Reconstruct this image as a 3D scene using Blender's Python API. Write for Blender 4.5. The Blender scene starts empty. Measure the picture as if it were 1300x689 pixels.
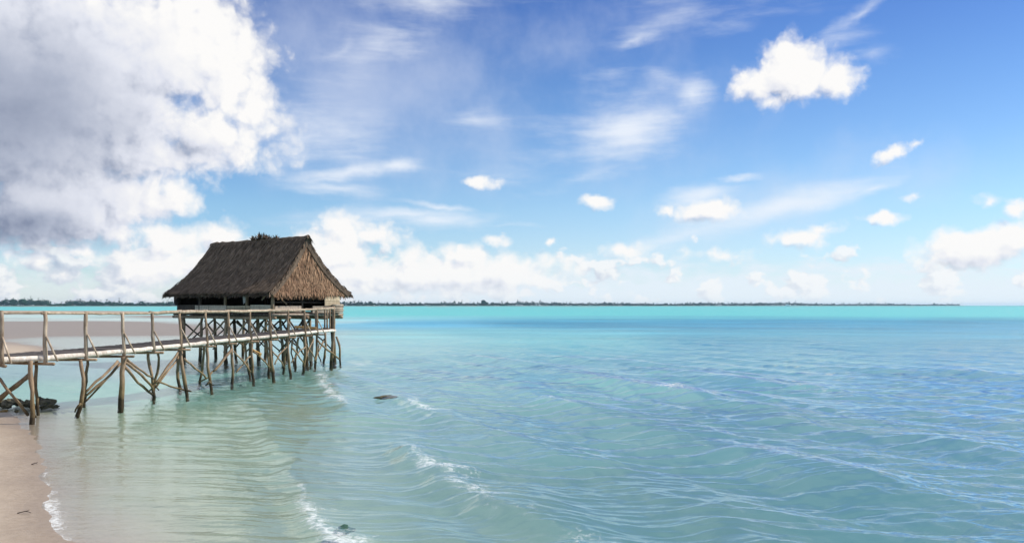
import bpy, math, random
import numpy as np
from mathutils import Vector, Matrix
random.seed(7); rng = np.random.default_rng(7)
scene = bpy.context.scene
C = scene.collection
R = math.radians

# ------------------------------------------------------------------ camera
F, CX, HY, H = 1000.0, 650.0, 387.5, 2.65      # focal length in photo pixels, centre, horizon row, eye height (m)
cam = bpy.data.cameras.new('camera'); co = bpy.data.objects.new('camera', cam); C.objects.link(co)
cam.sensor_width = 36; cam.lens = 36 * F / 1300; cam.shift_y = 43 / 1300
cam.clip_start = 0.1; cam.clip_end = 40000
co.location = (0, 0, H); co.rotation_euler = (R(90), 0, 0)
scene.camera = co

# ------------------------------------------------------------------ light and exposure
SUN_AZ, SUN_EL = 76.0, 40.0                    # azimuth from the view direction towards the right
scene.view_settings.view_transform = 'Standard'; scene.view_settings.look = 'None'
scene.view_settings.gamma = 1; scene.view_settings.use_curve_mapping = False
scene.view_settings.exposure = 0.30
sun = bpy.data.lights.new('sun', 'SUN'); sun.energy = 4.0; sun.angle = R(0.5); sun.color = (1, .94, .85)
so = bpy.data.objects.new('sun', sun); C.objects.link(so)
sd = Vector((math.sin(R(SUN_AZ)) * math.cos(R(SUN_EL)), math.cos(R(SUN_AZ)) * math.cos(R(SUN_EL)), math.sin(R(SUN_EL))))
so.rotation_euler = (-sd).to_track_quat('-Z', 'Y').to_euler(); so.location = (30, 0, 40)

class NT:
    """small helper to write node trees as expressions"""
    def __init__(s, t): s.t = t
    def n(s, typ, **kw):
        nd = s.t.nodes.new(typ)
        for k, v in kw.items(): setattr(nd, k, v)
        return nd
    def put(s, sock, v):
        if v is None: return
        if isinstance(v, bpy.types.NodeSocket): s.t.links.new(v, sock)
        else: sock.default_value = v
    def m(s, op, a, b=None, c=None, clamp=False):
        nd = s.n('ShaderNodeMath', operation=op, use_clamp=clamp)
        for i, v in enumerate((a, b, c)): s.put(nd.inputs[i], v)
        return nd.outputs[0]
    def v(s, op, a, b=None, c=None, out=0):
        nd = s.n('ShaderNodeVectorMath', operation=op)
        for i, v in enumerate((a, b, c)):
            if v is not None: s.put(nd.inputs[i], v)
        return nd.outputs[out]
    def length(s, a): return s.v('LENGTH', a, out='Value')
    def noise(s, vec, scale, detail=5, rough=.55, lac=2.0, dist=0, out='Fac', dims='3D'):
        nd = s.n('ShaderNodeTexNoise', noise_dimensions=dims)
        s.put(nd.inputs['Vector'], vec); s.put(nd.inputs['Scale'], scale); nd.inputs['Detail'].default_value = detail
        nd.inputs['Roughness'].default_value = rough; nd.inputs['Lacunarity'].default_value = lac; nd.inputs['Distortion'].default_value = dist
        return nd.outputs[out]
    def mix(s, f, a, b, blend='MIX'):
        nd = s.n('ShaderNodeMix', data_type='RGBA', blend_type=blend)
        s.put(nd.inputs[0], f)
        for i, q in ((6, a), (7, b)):
            if isinstance(q, (tuple, list)): q = (*q[:3], 1)
            s.put(nd.inputs[i], q)
        return nd.outputs[2]
    def rng(s, v, a, b, c=0., d=1., smooth=False):
        nd = s.n('ShaderNodeMapRange', interpolation_type='SMOOTHSTEP' if smooth else 'LINEAR')
        for i, q in enumerate((v, a, b, c, d)): s.put(nd.inputs[i], q)
        return nd.outputs[0]
    def ramp(s, f, stops, interp='LINEAR'):
        nd = s.n('ShaderNodeValToRGB'); nd.color_ramp.interpolation = interp
        cr = nd.color_ramp
        while len(cr.elements) < len(stops): cr.elements.new(.5)
        for e, (p, c) in zip(cr.elements, stops): e.position = p; e.color = (*c, 1)
        s.put(nd.inputs[0], f); return nd.outputs[0]

def sky_dir(x, y):
    az = math.atan((x - CX) / F); el = math.atan((HY - y) / F * math.cos(az)); return az, el
def ell(k, p, x, y, rx, ry, rot=0, w=1.0):
    """soft ellipse on the sky: w at its middle, 0 at its rim, negative outside"""
    az, el = sky_dir(x, y); sx = rx / F * math.cos(az) ** 2; sy = ry / F * math.cos(az)
    if rot:
        mp = k.n('ShaderNodeMapping', vector_type='TEXTURE'); k.put(mp.inputs[0], p)
        mp.inputs[1].default_value = (az, el, 0); mp.inputs[2].default_value = (0, 0, R(rot)); mp.inputs[3].default_value = (sx, sy, 1)
        q = mp.outputs[0]
    else:
        q = k.v('MULTIPLY_ADD', p, (1 / sx, 1 / sy, 0), (-az / sx, -el / sy, 0))
    return k.m('MULTIPLY_ADD', k.length(q), -w, w)
def field(k, p, ells, smooth=0.0):
    acc = None
    for e in ells:
        v = ell(k, p, *e)
        acc = v if acc is None else (k.m('SMOOTH_MAX', acc, v, smooth) if smooth else k.m('MAXIMUM', acc, v))
    return acc

CUMULUS = [  # photo px: x, y, rx, ry, rot, weight
 (60,120,290,215,0,1.6),(215,55,150,120,0,1.3),(285,110,92,90,0,.95),(255,170,150,62,0,.8),(-150,150,300,260,0,1.8),(345,165,60,26,0,.45),
 (70,262,170,72,0,1.3),(160,250,95,56,0,1.1),(160,215,48,38,0,.9),(215,262,60,40,0,.7),(60,10,70,20,0,.5),(20,5,60,22,0,.8),
 (1008,98,86,38,0,1.5),(962,108,46,36,0,.9),(1004,72,46,36,0,1.0),(1058,102,48,30,0,1.1),(975,128,50,17,0,.7),
 (608,233,30,12,0,.9),(758,255,26,11,0,.8),(700,304,13,8,0,.8),(893,266,46,16,0,.8),(846,268,15,9,0,.7),(1018,300,52,20,0,.9),(1046,287,34,12,0,.7),
 (1126,277,32,12,0,.8),(1132,196,34,12,22,.8),(1160,182,22,8,20,.6),(1240,312,95,30,0,1.1),(1292,268,26,16,0,.8),(1295,300,60,30,0,1.0),(1215,326,70,18,0,.9),
 (905,322,50,13,0,.6),(798,318,45,12,0,.7),(1255,255,18,8,0,.4),(1158,250,14,6,0,.4),
 (438,290,42,32,0,1.0),(425,320,65,45,0,1.0),(478,300,46,22,0,.8),(470,345,110,35,0,.9),(590,325,42,24,0,.8),(628,305,22,12,0,.7),(522,335,40,25,0,.8),(545,350,150,32,0,.9),(640,345,120,30,0,.8),
 (230,305,80,36,0,.85),(282,300,50,34,0,.85),(200,340,90,30,0,.8),(255,330,40,34,0,.8),(310,318,60,26,0,.7),(100,322,60,16,0,.6),(300,335,80,30,0,.7),(150,325,60,25,0,.55),(50,332,36,16,0,.7),(15,325,30,14,0,.6),(72,348,28,12,0,.6),(160,350,60,14,0,.5),(-120,330,60,20,0,.6)]
CIRRUS = [
 (440,219,100,15,8,.9),(500,211,38,12,10,.8),(420,228,90,10,4,.6),(555,280,105,18,-2,1.0),(520,272,120,12,0,.9),(560,262,70,8,-8,.8),(640,286,60,5,0,.5),(470,278,190,20,0,.6),
 (795,168,95,48,8,1.15),(880,120,42,34,-35,.85),(850,100,60,20,-30,.5),(808,52,48,14,18,.65),(775,90,60,22,10,.4),(1000,262,190,26,14,1.0),(1110,238,60,12,20,.7),(870,300,130,20,14,.8),
 (1090,18,90,14,30,.6),(890,248,66,20,6,.9),(938,225,32,7,0,.7),(1105,70,40,14,10,.4),(1050,60,60,16,20,.4),
 (480,60,110,40,25,.5),(440,60,40,14,30,.5),(605,150,50,22,8,.5),(390,170,120,70,0,.6),(690,195,110,50,20,.4),(540,8,120,26,0,.55),(820,35,120,18,20,.4),(860,10,200,30,0,.35),(740,225,120,14,14,.4),(430,240,110,14,0,.5)]
GREY = [(20,140,320,235,0,1.75),(140,110,150,120,0,.9),  # where the big cloud is thick and we look at its shaded underside
 (40,130,210,135,0,.9),(90,60,170,70,0,.75),(120,150,160,120,0,.8),(20,285,190,60,0,1.75),(-150,200,220,200,0,1.1),(235,195,110,34,0,.9),(1250,332,80,12,0,.5),(60,310,140,18,0,.8),(560,362,160,10,0,.35),(465,330,70,14,0,.3)]

w = bpy.data.worlds.new('World'); scene.world = w; w.use_nodes = True
w.node_tree.nodes.clear(); k = NT(w.node_tree)
SKY_S = 0.1
sky = k.n('ShaderNodeTexSky', sky_type='NISHITA'); sky.sun_disc = False
sky.sun_elevation = R(SUN_EL); sky.sun_rotation = R(SUN_AZ); sky.altitude = 0; sky.air_density = 1.0; sky.dust_density = .1; sky.ozone_density = 3.0
tc = k.n('ShaderNodeTexCoord'); d = tc.outputs['Generated']
sx = k.n('ShaderNodeSeparateXYZ'); k.put(sx.inputs[0], d)
az = k.m('ARCTAN2', sx.outputs[0], sx.outputs[1]); el = k.m('ARCSINE', sx.outputs[2])
cb = k.n('ShaderNodeCombineXYZ'); k.put(cb.inputs[0], az); k.put(cb.inputs[1], el); p = cb.outputs[0]

def cloud_group():
    g = bpy.data.node_groups.new('cumulus_density', 'ShaderNodeTree')
    g.interface.new_socket('P', in_out='INPUT', socket_type='NodeSocketVector')
    g.interface.new_socket('Density', in_out='OUTPUT', socket_type='NodeSocketFloat')
    q = NT(g); gi = q.n('NodeGroupInput'); go = q.n('NodeGroupOutput'); P = gi.outputs[0]
    wn = q.noise(P, 22, 5, .6, out='Color', dims='2D')
    P2 = q.v('MULTIPLY_ADD', q.v('SUBTRACT', wn, (.5, .5, .5)), (.030, .022, 0), P)
    E = field(q, P2, CUMULUS, .12)
    f1 = q.noise(P, 14, 9, .57, dims='2D')
    vo = q.n('ShaderNodeTexVoronoi', feature='SMOOTH_F1', voronoi_dimensions='2D'); q.put(vo.inputs['Vector'], P2); vo.inputs['Scale'].default_value = 42
    vo.inputs['Detail'].default_value = 2.0; vo.inputs['Roughness'].default_value = .5; vo.inputs['Smoothness'].default_value = .35
    dn = q.m('MULTIPLY_ADD', q.m('SUBTRACT', f1, .5), 1.05, E)
    dn = q.m('MULTIPLY_ADD', q.m('SUBTRACT', .45, vo.outputs['Distance']), .34, dn)
    q.put(go.inputs[0], dn); return g
CG = cloud_group()
def dens(P):
    nd = k.n('ShaderNodeGroup', node_tree=CG); k.put(nd.inputs[0], P); return nd.outputs[0]
d0 = dens(p); d1 = dens(k.v('ADD', p, (.011, .012, 0)))
alpha = k.rng(d0, -.12, .52, smooth=True)
relief = k.m('SUBTRACT', d0, d1)
fine = k.noise(p, 12, 6, .6, dims='2D')
gf = field(k, p, GREY, .3)
grey = k.rng(k.m('MULTIPLY_ADD', k.m('SUBTRACT', fine, .5), .7, gf), .1, 1.9, smooth=False)
soft = k.rng(d0, .2, 1.1, 1.0, .10)              # deep inside a thick cloud the relief is washed out
lit = k.m('ADD', k.m('MULTIPLY', k.m('MULTIPLY', relief, soft), .85), k.m('MULTIPLY_ADD', grey, -.87, .885), clamp=True)
CS = 1 / SKY_S
ccol = k.ramp(lit, [(0, (.20*CS, .235*CS, .33*CS)), (.3, (.36*CS, .395*CS, .49*CS)), (.6, (.62*CS, .64*CS, .71*CS)), (.88, (.80*CS, .79*CS, .78*CS))])

# high thin cloud, combed by the wind
mp = k.n('ShaderNodeMapping'); k.put(mp.inputs[0], p); mp.inputs[2].default_value = (0, 0, R(-14)); mp.inputs[3].default_value = (7, 34, 1)
cw = k.v('MULTIPLY_ADD', k.v('SUBTRACT', k.noise(p, 14, 5, .6, out='Color', dims='2D'), (.5, .5, .5)), (.035, .018, 0), p)
ci = k.noise(mp.outputs[0], 1.0, 8, .58, dist=.15, dims='2D')
ce = field(k, cw, CIRRUS, .2)
ca = k.rng(k.m('MULTIPLY_ADD', k.m('SUBTRACT', ci, .5), 1.15, ce), .0, 1.1, 0, .9, smooth=True)

# air light near the horizon
el2 = k.m('MAXIMUM', el, 0.0)
skyc = sky.outputs[0]
hs = k.n('ShaderNodeHueSaturation'); hs.inputs['Saturation'].default_value = 1.15; k.put(hs.inputs['Color'], skyc); skyc = hs.outputs[0]
tint = k.ramp(k.m('MULTIPLY', el2, 1 / .40), [(0, (.80, .92, 1.15)), (.3, (.86, 1.0, 1.12)), (.65, (.70, .83, 1.05)), (1, (.50, .61, .96))])
skyc = k.mix(1.0, skyc, tint, 'MULTIPLY')
# low bank of far cloud and haze
hb = k.noise(k.v('MULTIPLY', p, (1, 2.2, 1)), 26, 7, .62)
hband = k.rng(k.m('MULTIPLY_ADD', k.m('SUBTRACT', hb, .5), .11, el2), .018, .062, 1, 0, smooth=True)
hside = k.rng(az, -.42, -.12, .45, .95, smooth=True)
hcol = (.72*CS, .745*CS, .78*CS)
VEIL = [(470,120,230,150,0,1.0),(400,60,160,120,0,.8),(600,190,160,80,0,.5),(700,60,220,60,12,.45),(980,265,260,60,14,.7),(820,160,160,90,0,.5),(1120,230,200,60,10,.5)]
va = k.rng(k.m('MULTIPLY_ADD', k.m('SUBTRACT', fine, .5), 1.0, field(k, cw, VEIL, .3)), -.1, 1.1, 0, .52, smooth=True)
skyc = k.mix(va, skyc, (.56*CS, .61*CS, .74*CS))
skyc = k.mix(k.m('MULTIPLY', ca, 1.0), skyc, (.72*CS, .75*CS, .81*CS))
skyc = k.mix(k.m('MULTIPLY', hband, hside), skyc, hcol)
hp_ = k.m('MULTIPLY', k.m('POWER', 2.718, k.m('MULTIPLY', el2, -9.0)), k.rng(az, -.40, .10, .15, .62, smooth=True))
skyc = k.mix(hp_, skyc, (.52*CS, .68*CS, .81*CS))
# the procession of small cumulus standing along the horizon
def low(P):
    a_ = k.noise(k.v('MULTIPLY', P, (1, 1.35, 1)), 21, 7, .52, dims='2D')
    return a_
pl = k.v('MULTIPLY_ADD', k.v('SUBTRACT', k.noise(p, 60, 3, .5, out='Color', dims='2D'), (.5, .5, .5)), (.008, .008, 0), p)
l0 = low(pl); l1 = low(k.v('ADD', pl, (.006, .007, 0)))
bias = k.m('ADD', k.rng(el, .03, .17, .11, -.50), k.rng(az, -.25, .15, .04, -.075))
bias = k.m('ADD', bias, k.rng(el, .0, .03, -.05, 0))
la = k.rng(k.m('ADD', l0, bias), .515, .615, 0, .8, smooth=True)
ll = k.m('MULTIPLY_ADD', k.m('SUBTRACT', l0, l1), 3.2, k.rng(az, -.5, 0, .58, .80), clamp=True)
lcol = k.ramp(ll, [(0, (.36*CS, .41*CS, .53*CS)), (.5, (.55*CS, .58*CS, .66*CS)), (.9, (.80*CS, .79*CS, .79*CS))])
skyc = k.mix(la, skyc, lcol)
fin = k.mix(alpha, skyc, ccol)
hz = k.m('MULTIPLY', k.m('POWER', 2.718, k.m('MULTIPLY', el2, -34.0)), k.rng(az, -.45, .15, .15, .75, smooth=True))
fin = k.mix(hz, fin, (.74*CS, .78*CS, .80*CS))
# unseen broken cloud overhead, added to whiten reflections and lift ambient light
ov = k.v('MULTIPLY', d, (1, 1, 0)); dv = k.n('ShaderNodeVectorMath', operation='SCALE'); k.put(dv.inputs[0], ov); k.put(dv.inputs['Scale'], k.m('DIVIDE', 1.0, k.m('MAXIMUM', k.m('ADD', sx.outputs[2], .1), .05)))
oc = k.noise(dv.outputs[0], 1.6, 6, .58, dims='2D')
oa = k.m('MULTIPLY', k.rng(oc, .30, .58, .1, .9, smooth=True), k.rng(el, .385, .50, smooth=True))
fin = k.mix(oa, fin, (.60*CS, .65*CS, .69*CS))
bg = k.n('ShaderNodeBackground'); k.put(bg.inputs[0], fin); bg.inputs[1].default_value = SKY_S
k.t.links.new(bg.outputs[0], k.n('ShaderNodeOutputWorld').inputs[0])
w.cycles.sampling_method = 'MANUAL'; w.cycles.sample_map_resolution = 512

scene.cycles.max_bounces = 6; scene.cycles.transparent_max_bounces = 8
scene.cycles.sample_clamp_direct = 8; scene.cycles.volume_bounces = 0; scene.cycles.sample_clamp_indirect = 4
scene.cycles.caustics_reflective = False; scene.cycles.caustics_refractive = False

# ------------------------------------------------------------------ helpers
def P3(x, y, D):
    """the point at depth D that the photo shows at pixel x, y"""
    return Vector(((x - CX) / F * D, D, H - (y - HY) / F * D))
def Dw(y): return F * H / (y - HY)               # depth of the water level seen at row y
def G2(x, y): D = Dw(y); return ((x - CX) / F * D, D)

def mat(name, build):
    m = bpy.data.materials.new(name); m.use_nodes = True; m.node_tree.nodes.clear(); q = NT(m.node_tree)
    out = q.n('ShaderNodeOutputMaterial'); q.t.links.new(build(q), out.inputs[0]); return m
def principled(q, col, rough, normal=None, spec=.3):
    b = q.n('ShaderNodeBsdfPrincipled'); 
    if isinstance(col, tuple): col = (*col[:3], 1)
    q.put(b.inputs['Base Color'], col); q.put(b.inputs['Roughness'], rough); b.inputs['Specular IOR Level'].default_value = spec
    if normal is not None: q.put(b.inputs['Normal'], normal)
    return b.outputs[0]
def bump(q, h, strength=.4, dist=.02, normal=None):
    b = q.n('ShaderNodeBump'); b.inputs['Strength'].default_value = strength; b.inputs['Distance'].default_value = dist
    q.put(b.inputs['Height'], h)
    if normal is not None: q.put(b.inputs['Normal'], normal)
    return b.outputs[0]
def attr(q, name, out='Fac'):
    a = q.n('ShaderNodeAttribute', attribute_name=name); return a.outputs[out]
def pos(q): return q.n('ShaderNodeNewGeometry').outputs['Position']

def tag(o, label=None, cat=None, group=None, kind=None):
    if label: o['label'] = label
    if cat: o['category'] = cat
    if group: o['group'] = group
    if kind: o['kind'] = kind
    return o
def empty(name, loc, label, cat, group=None):
    o = bpy.data.objects.new(name, None); C.objects.link(o); o.location = loc; o.empty_display_size = .2
    return tag(o, label, cat, group)

class MB:
    def __init__(s): s.v = []; s.f = []; s.c = []
    def add(s, vs, fs, tone=None):
        b = len(s.v); s.v += [tuple(q) for q in vs]; s.f += [tuple(i + b for i in f) for f in fs]
        t = random.random() if tone is None else tone
        s.c += [t] * len(vs); return s
    def tube(s, pts, r, sides=8, wob=.12, cap=True, tone=None):
        pts = [Vector(q) for q in pts]; n = len(pts)
        rs = [r] * n if isinstance(r, (int, float)) else list(r)
        vs, fs = [], []
        t0 = (pts[-1] - pts[0]).normalized()
        ref = Vector((0, 0, 1)) if abs(t0.z) < .8 else Vector((1, 0, 0))
        for i in range(n):
            t = (pts[min(i+1, n-1)] - pts[max(i-1, 0)]).normalized()
            a = t.cross(ref).normalized(); b = a.cross(t)
            for j in range(sides):
                an = 2 * math.pi * j / sides; rr = rs[i] * (1 + random.uniform(-wob, wob))
                vs.append(pts[i] + a * math.cos(an) * rr + b * math.sin(an) * rr)
        for i in range(n - 1):
            for j in range(sides):
                j2 = (j + 1) % sides
                fs.append((i*sides+j, i*sides+j2, (i+1)*sides+j2, (i+1)*sides+j))
        if cap:
            fs.append(tuple(range(sides-1, -1, -1))); fs.append(tuple((n-1)*sides + j for j in range(sides)))
        return s.add(vs, fs, tone)
    def board(s, a, b, up, w, t, tone=None, jit=.0):
        """a plank from a to b, w wide along up, t thick"""
        a, b, up = Vector(a), Vector(b), Vector(up).normalized(); dr = (b - a).normalized(); nn = dr.cross(up).normalized(); up = nn.cross(dr)
        n = max(2, int((b - a).length / .5) + 1); vs, fs = [], []
        for i in range(n):
            c = a.lerp(b, i / (n - 1)) + up * random.uniform(-jit, jit)
            for su, st in ((-1,-1),(1,-1),(1,1),(-1,1)): vs.append(c + up * su * w/2 + nn * st * t/2)
        for i in range(n - 1):
            for j in range(4): fs.append((i*4+j, i*4+(j+1)%4, (i+1)*4+(j+1)%4, (i+1)*4+j))
        fs.append((3,2,1,0)); fs.append(tuple((n-1)*4+j for j in range(4)))
        return s.add(vs, fs, tone)
    def strand(s, root, dr, side, L, wd, droop=.0, tone=None):
        root, dr, side = Vector(root), Vector(dr).normalized(), Vector(side).normalized()
        m_ = root + dr * L * .55 + Vector((0,0,-droop*L*.25)); e = root + dr * L + Vector((0,0,-droop*L))
        vs = [root - side*wd/2, root + side*wd/2, m_ + side*wd/2, m_ - side*wd/2, e + side*wd*.12, e - side*wd*.12]
        return s.add(vs, [(0,1,2,3),(3,2,4,5)], tone)
    def build(s, name, m, parent=None, smooth=True, loc=None):
        me = bpy.data.meshes.new(name)
        base = Vector((0,0,0)) if parent is None else parent_world(parent)
        if parent is None and loc is not None: base = Vector(loc)
        me.from_pydata([tuple(Vector(q) - base) for q in s.v], [], s.f)
        a = me.attributes.new('tone', 'FLOAT', 'POINT'); a.data.foreach_set('value', s.c)
        if smooth: me.polygons.foreach_set('use_smooth', [True] * len(me.polygons))
        me.materials.append(m); me.update()
        o = bpy.data.objects.new(name, me); C.objects.link(o)
        if parent is not None: o.parent = parent
        elif loc is not None: o.location = loc
        return o
def parent_world(p):
    v = Vector((0,0,0))
    while p is not None: v += p.location; p = p.parent
    return v
def wig(pts, n=7, amp=.03, seed=None):
    """a crooked natural pole through the given points"""
    pts = [Vector(q) for q in pts]
    L = [0]
    for i in range(1, len(pts)): L.append(L[-1] + (pts[i] - pts[i-1]).length)
    out = []
    for i in range(n):
        t = L[-1] * i / (n - 1); j = max(1, next((q for q in range(1, len(L)) if L[q] >= t - 1e-9), len(L)-1))
        f = (t - L[j-1]) / max(1e-6, L[j] - L[j-1])
        # Catmull-Rom
        p0, p1, p2, p3 = pts[max(j-2,0)], pts[j-1], pts[j], pts[min(j+1,len(pts)-1)]
        c = .5 * ((2*p1) + (p2-p0)*f + (2*p0-5*p1+4*p2-p3)*f*f + (3*p1-p0-3*p2+p3)*f**3)
        if 0 < i < n-1: c = c + Vector((random.uniform(-amp, amp), random.uniform(-amp, amp), random.uniform(-amp, amp)))
        out.append(c)
    return out
def taper(n, a, b, knot=.12):
    return [(a + (b - a) * i / (n - 1)) * (1 + random.uniform(-knot, knot)) for i in range(n)]

# ------------------------------------------------------------------ ground and water fields
def seg_dist(px, py, poly, closed=True):
    """distance to a polyline, side (+1 left of it), and position along it"""
    n = len(poly); best = np.full(px.shape, 1e12); side = np.zeros(px.shape); along = np.zeros(px.shape)
    m = n if closed else n - 1
    for i in range(m):
        ax, ay = poly[i]; bx, by = poly[(i+1) % n]; dx, dy = bx-ax, by-ay; l2 = dx*dx + dy*dy
        t = np.clip(((px-ax)*dx + (py-ay)*dy) / l2, 0, 1); ex = px - ax - t*dx; ey = py - ay - t*dy
        dd = ex*ex + ey*ey; k_ = dd < best
        best = np.where(k_, dd, best); side = np.where(k_, np.sign(dx*(py-ay) - dy*(px-ax)), side); along = np.where(k_, i + t, along)
    return np.sqrt(best), side, along
def inside(px, py, poly):
    r = np.zeros(px.shape, bool); n = len(poly)
    for i in range(n):
        ax, ay = poly[i]; bx, by = poly[(i+1) % n]
        if ay == by: continue
        r ^= ((ay > py) != (by > py)) & (px < (bx-ax) * (py-ay) / (by-ay) + ax)
    return r
def ss(v, a, b): t = np.clip((v - a) / (b - a), 0, 1); return t*t*(3-2*t)
class VN:
    """value noise on a lattice, for the ground and the swell"""
    def __init__(s, seed): s.g = np.random.default_rng(seed).random((256, 256))
    def __call__(s, x, y):
        xi = np.floor(x).astype(int); yi = np.floor(y).astype(int); fx = x - xi; fy = y - yi
        fx = fx*fx*(3-2*fx); fy = fy*fy*(3-2*fy); g = s.g; a = xi & 255; b = (xi+1) & 255; c = yi & 255; e = (yi+1) & 255
        return (g[a,c]*(1-fx) + g[b,c]*fx)*(1-fy) + (g[a,e]*(1-fx) + g[b,e]*fx)*fy - .5
vn1, vn2, vn3 = VN(1), VN(2), VN(3)
def fbm(x, y, o=4):
    r = 0; a = 1
    for i in range(o): r = r + a * vn1(x * 2**i + 17*i, y * 2**i + 5*i); a *= .5
    return r

BEACH = [G2(*q) for q in ((-400,500),(-160,512),(-60,519),(0,522),(22,527),(36,540),(46,562),(55,598),(53,630),(60,662),(78,695),(110,760),(160,900),(-900,900),(-900,560))]
BAR = [G2(*q) for q in ((-700,409),(0,408),(100,407.5),(180,408.5),(235,412),(285,419),(300,422),(240,425.5),(150,426),(60,427),(15,430),(8,433),(35,437),(64,444),(40,449),(0,450),(-700,456))]
STRIP = [G2(*q) for q in ((-900,394),(0,394),(150,394.5),(218,397),(120,398.6),(-900,399))]
BAR2 = [G2(*q) for q in ((170,400.5),(240,400.2),(290,402),(250,403),(190,402.5))]
# photo px x, row, depth (m), water colour
WCP = [(-200,390,.8,(.16,.62,.58)),(100,390,.8,(.16,.62,.58)),
 (60,403,.07,(.42,.44,.48)),(180,404,.07,(.42,.44,.48)),(300,408,.1,(.40,.44,.50)),(400,406,.15,(.30,.42,.50)),(120,432,.06,(.45,.45,.48)),(220,430,.08,(.44,.45,.48)),(320,425,.12,(.40,.44,.48)),  # pale lavender entries put reflected bright cloud into the water colour
 (400,430,.3,(.28,.42,.50)),(300,445,.2,(.30,.40,.44)),(-100,465,.25,(.22,.40,.44)),(60,463,.25,(.22,.36,.44)),(150,462,.25,(.24,.36,.44)),(60,485,.3,(.24,.50,.45)),(180,485,.35,(.20,.46,.42)),(260,465,.35,(.20,.40,.42)),(330,470,.35,(.22,.42,.40)),
 (420,445,.5,(.24,.46,.50)),(440,412,1.5,(.08,.28,.44)),(520,408,2.5,(.04,.24,.42)),(520,425,1.0,(.20,.42,.50)),(620,420,2.0,(.10,.33,.44)),(520,460,.7,(.22,.46,.48)),
 (700,408,4,(.010,.17,.315)),(700,430,2,(.10,.36,.44)),(700,470,1.2,(.16,.42,.45)),(950,408,4,(.010,.17,.315)),(950,425,3,(.03,.22,.35)),(950,460,2,(.10,.35,.40)),(1250,408,4,(.010,.17,.315)),(1250,430,3,(.025,.20,.33)),(1280,470,3,(.06,.26,.34)),(1600,430,3,(.02,.18,.32)),
 (460,500,.6,(.24,.44,.42)),(560,530,.8,(.18,.34,.36)),(700,530,1.2,(.14,.32,.36)),(950,530,1.8,(.10,.28,.33)),(1250,540,2,(.07,.24,.30)),
 (380,510,.3,(.30,.40,.33)),(430,580,.5,(.22,.32,.30)),(600,620,.8,(.17,.28,.27)),(800,620,1.2,(.12,.26,.28)),(1100,620,1.6,(.08,.24,.28)),(1400,640,1.6,(.07,.22,.28)),
 (100,540,.10,(.31,.40,.30)),(200,530,.16,(.29,.42,.34)),(300,560,.18,(.29,.39,.31)),(200,620,.12,(.30,.37,.28)),(320,650,.16,(.28,.36,.28)),(120,680,.05,(.36,.36,.30)),(420,670,.4,(.24,.34,.29)),(600,680,.7,(.17,.27,.25)),(900,690,1.2,(.11,.24,.25)),(1250,690,1.5,(.08,.22,.26))]
def wfields(x, y):
    """depth and water colour, interpolated between the control points"""
    u = x / np.maximum(y, 1) * F / 170; v = np.log(np.maximum(y, 1)) * 3.2
    num = np.zeros(x.shape + (4,)); den = np.zeros(x.shape)
    for px, py, dep, col in WCP:
        D = Dw(py); du = u - (px - CX) / 170; dv = v - math.log(D) * 3.2
        ww = 1 / (du*du + dv*dv + .08) ** 2.2
        den += ww; num += ww[..., None] * np.array([dep, *col])
    r = num / den[..., None]
    # the far turquoise shallows begin at a fairly sharp edge
    e = fbm(x / 60, y / 25) * 40 + fbm(x / 300 + 9, y / 90) * 60
    t = ss(y + e, 130, 245)[..., None]; t = t * ss(x / np.maximum(y, 1), -.75, -.2)[..., None] + ss(y, 330, 420)[..., None] * (1 - ss(x / np.maximum(y, 1), -.75, -.2)[..., None])
    far = np.array([.9, .075, .355, .41]); vfar = np.array([.9, .06, .30, .33])
    tt = ss(y, 900, 3500)[..., None]
    return r * (1 - t) + (far * (1 - tt) + vfar * tt) * t
def sand_d(x, y):
    """signed distance to dry sand, negative inside"""
    best = np.full(x.shape, 1e9)
    for poly, wob in ((BEACH, 1.1), (BAR, 5), (STRIP, 12), (BAR2, 8)):
        dd, _, _ = seg_dist(x, y, poly); s = np.where(inside(x, y, poly), -dd, dd) + fbm(x / wob, y / wob) * wob * .22
        best = np.minimum(best, s)
    return best
def ground_z(x, y, wf=None):
    if wf is None: wf = wfields(x, y)
    s = sand_d(x, y); far = ss(y, 40, 70)
    zin = np.minimum(-s * (.055 * (1-far) + .012 * far), .45 * (1-far) + .10 * far)
    zout = -np.minimum(wf[..., 0], s * (.06 * (1-far) + .01 * far))
    z = np.where(s < 0, zin, zout)
    # the far shore the trees stand on
    sh = shore_y(x); z = np.maximum(z, np.minimum((y - sh) * .03, 1.4) * ss(y, 1200, 1500) * island_mask(x, y) - 5 * (1 - island_mask(x, y)))
    return np.where(z < -4.9, -wf[..., 0], z) + fbm(x / .9, y / .9, 3) * .012 * (1-far)
def shore_y(x):
    u = np.clip((x + 1400) / 4500, -.3, 1.2); return 2100 + 3300 * u
def island_mask(x, y): return ((x / y < .572) & (x / y > -1.6) & (y > 1200)).astype(float)

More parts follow.
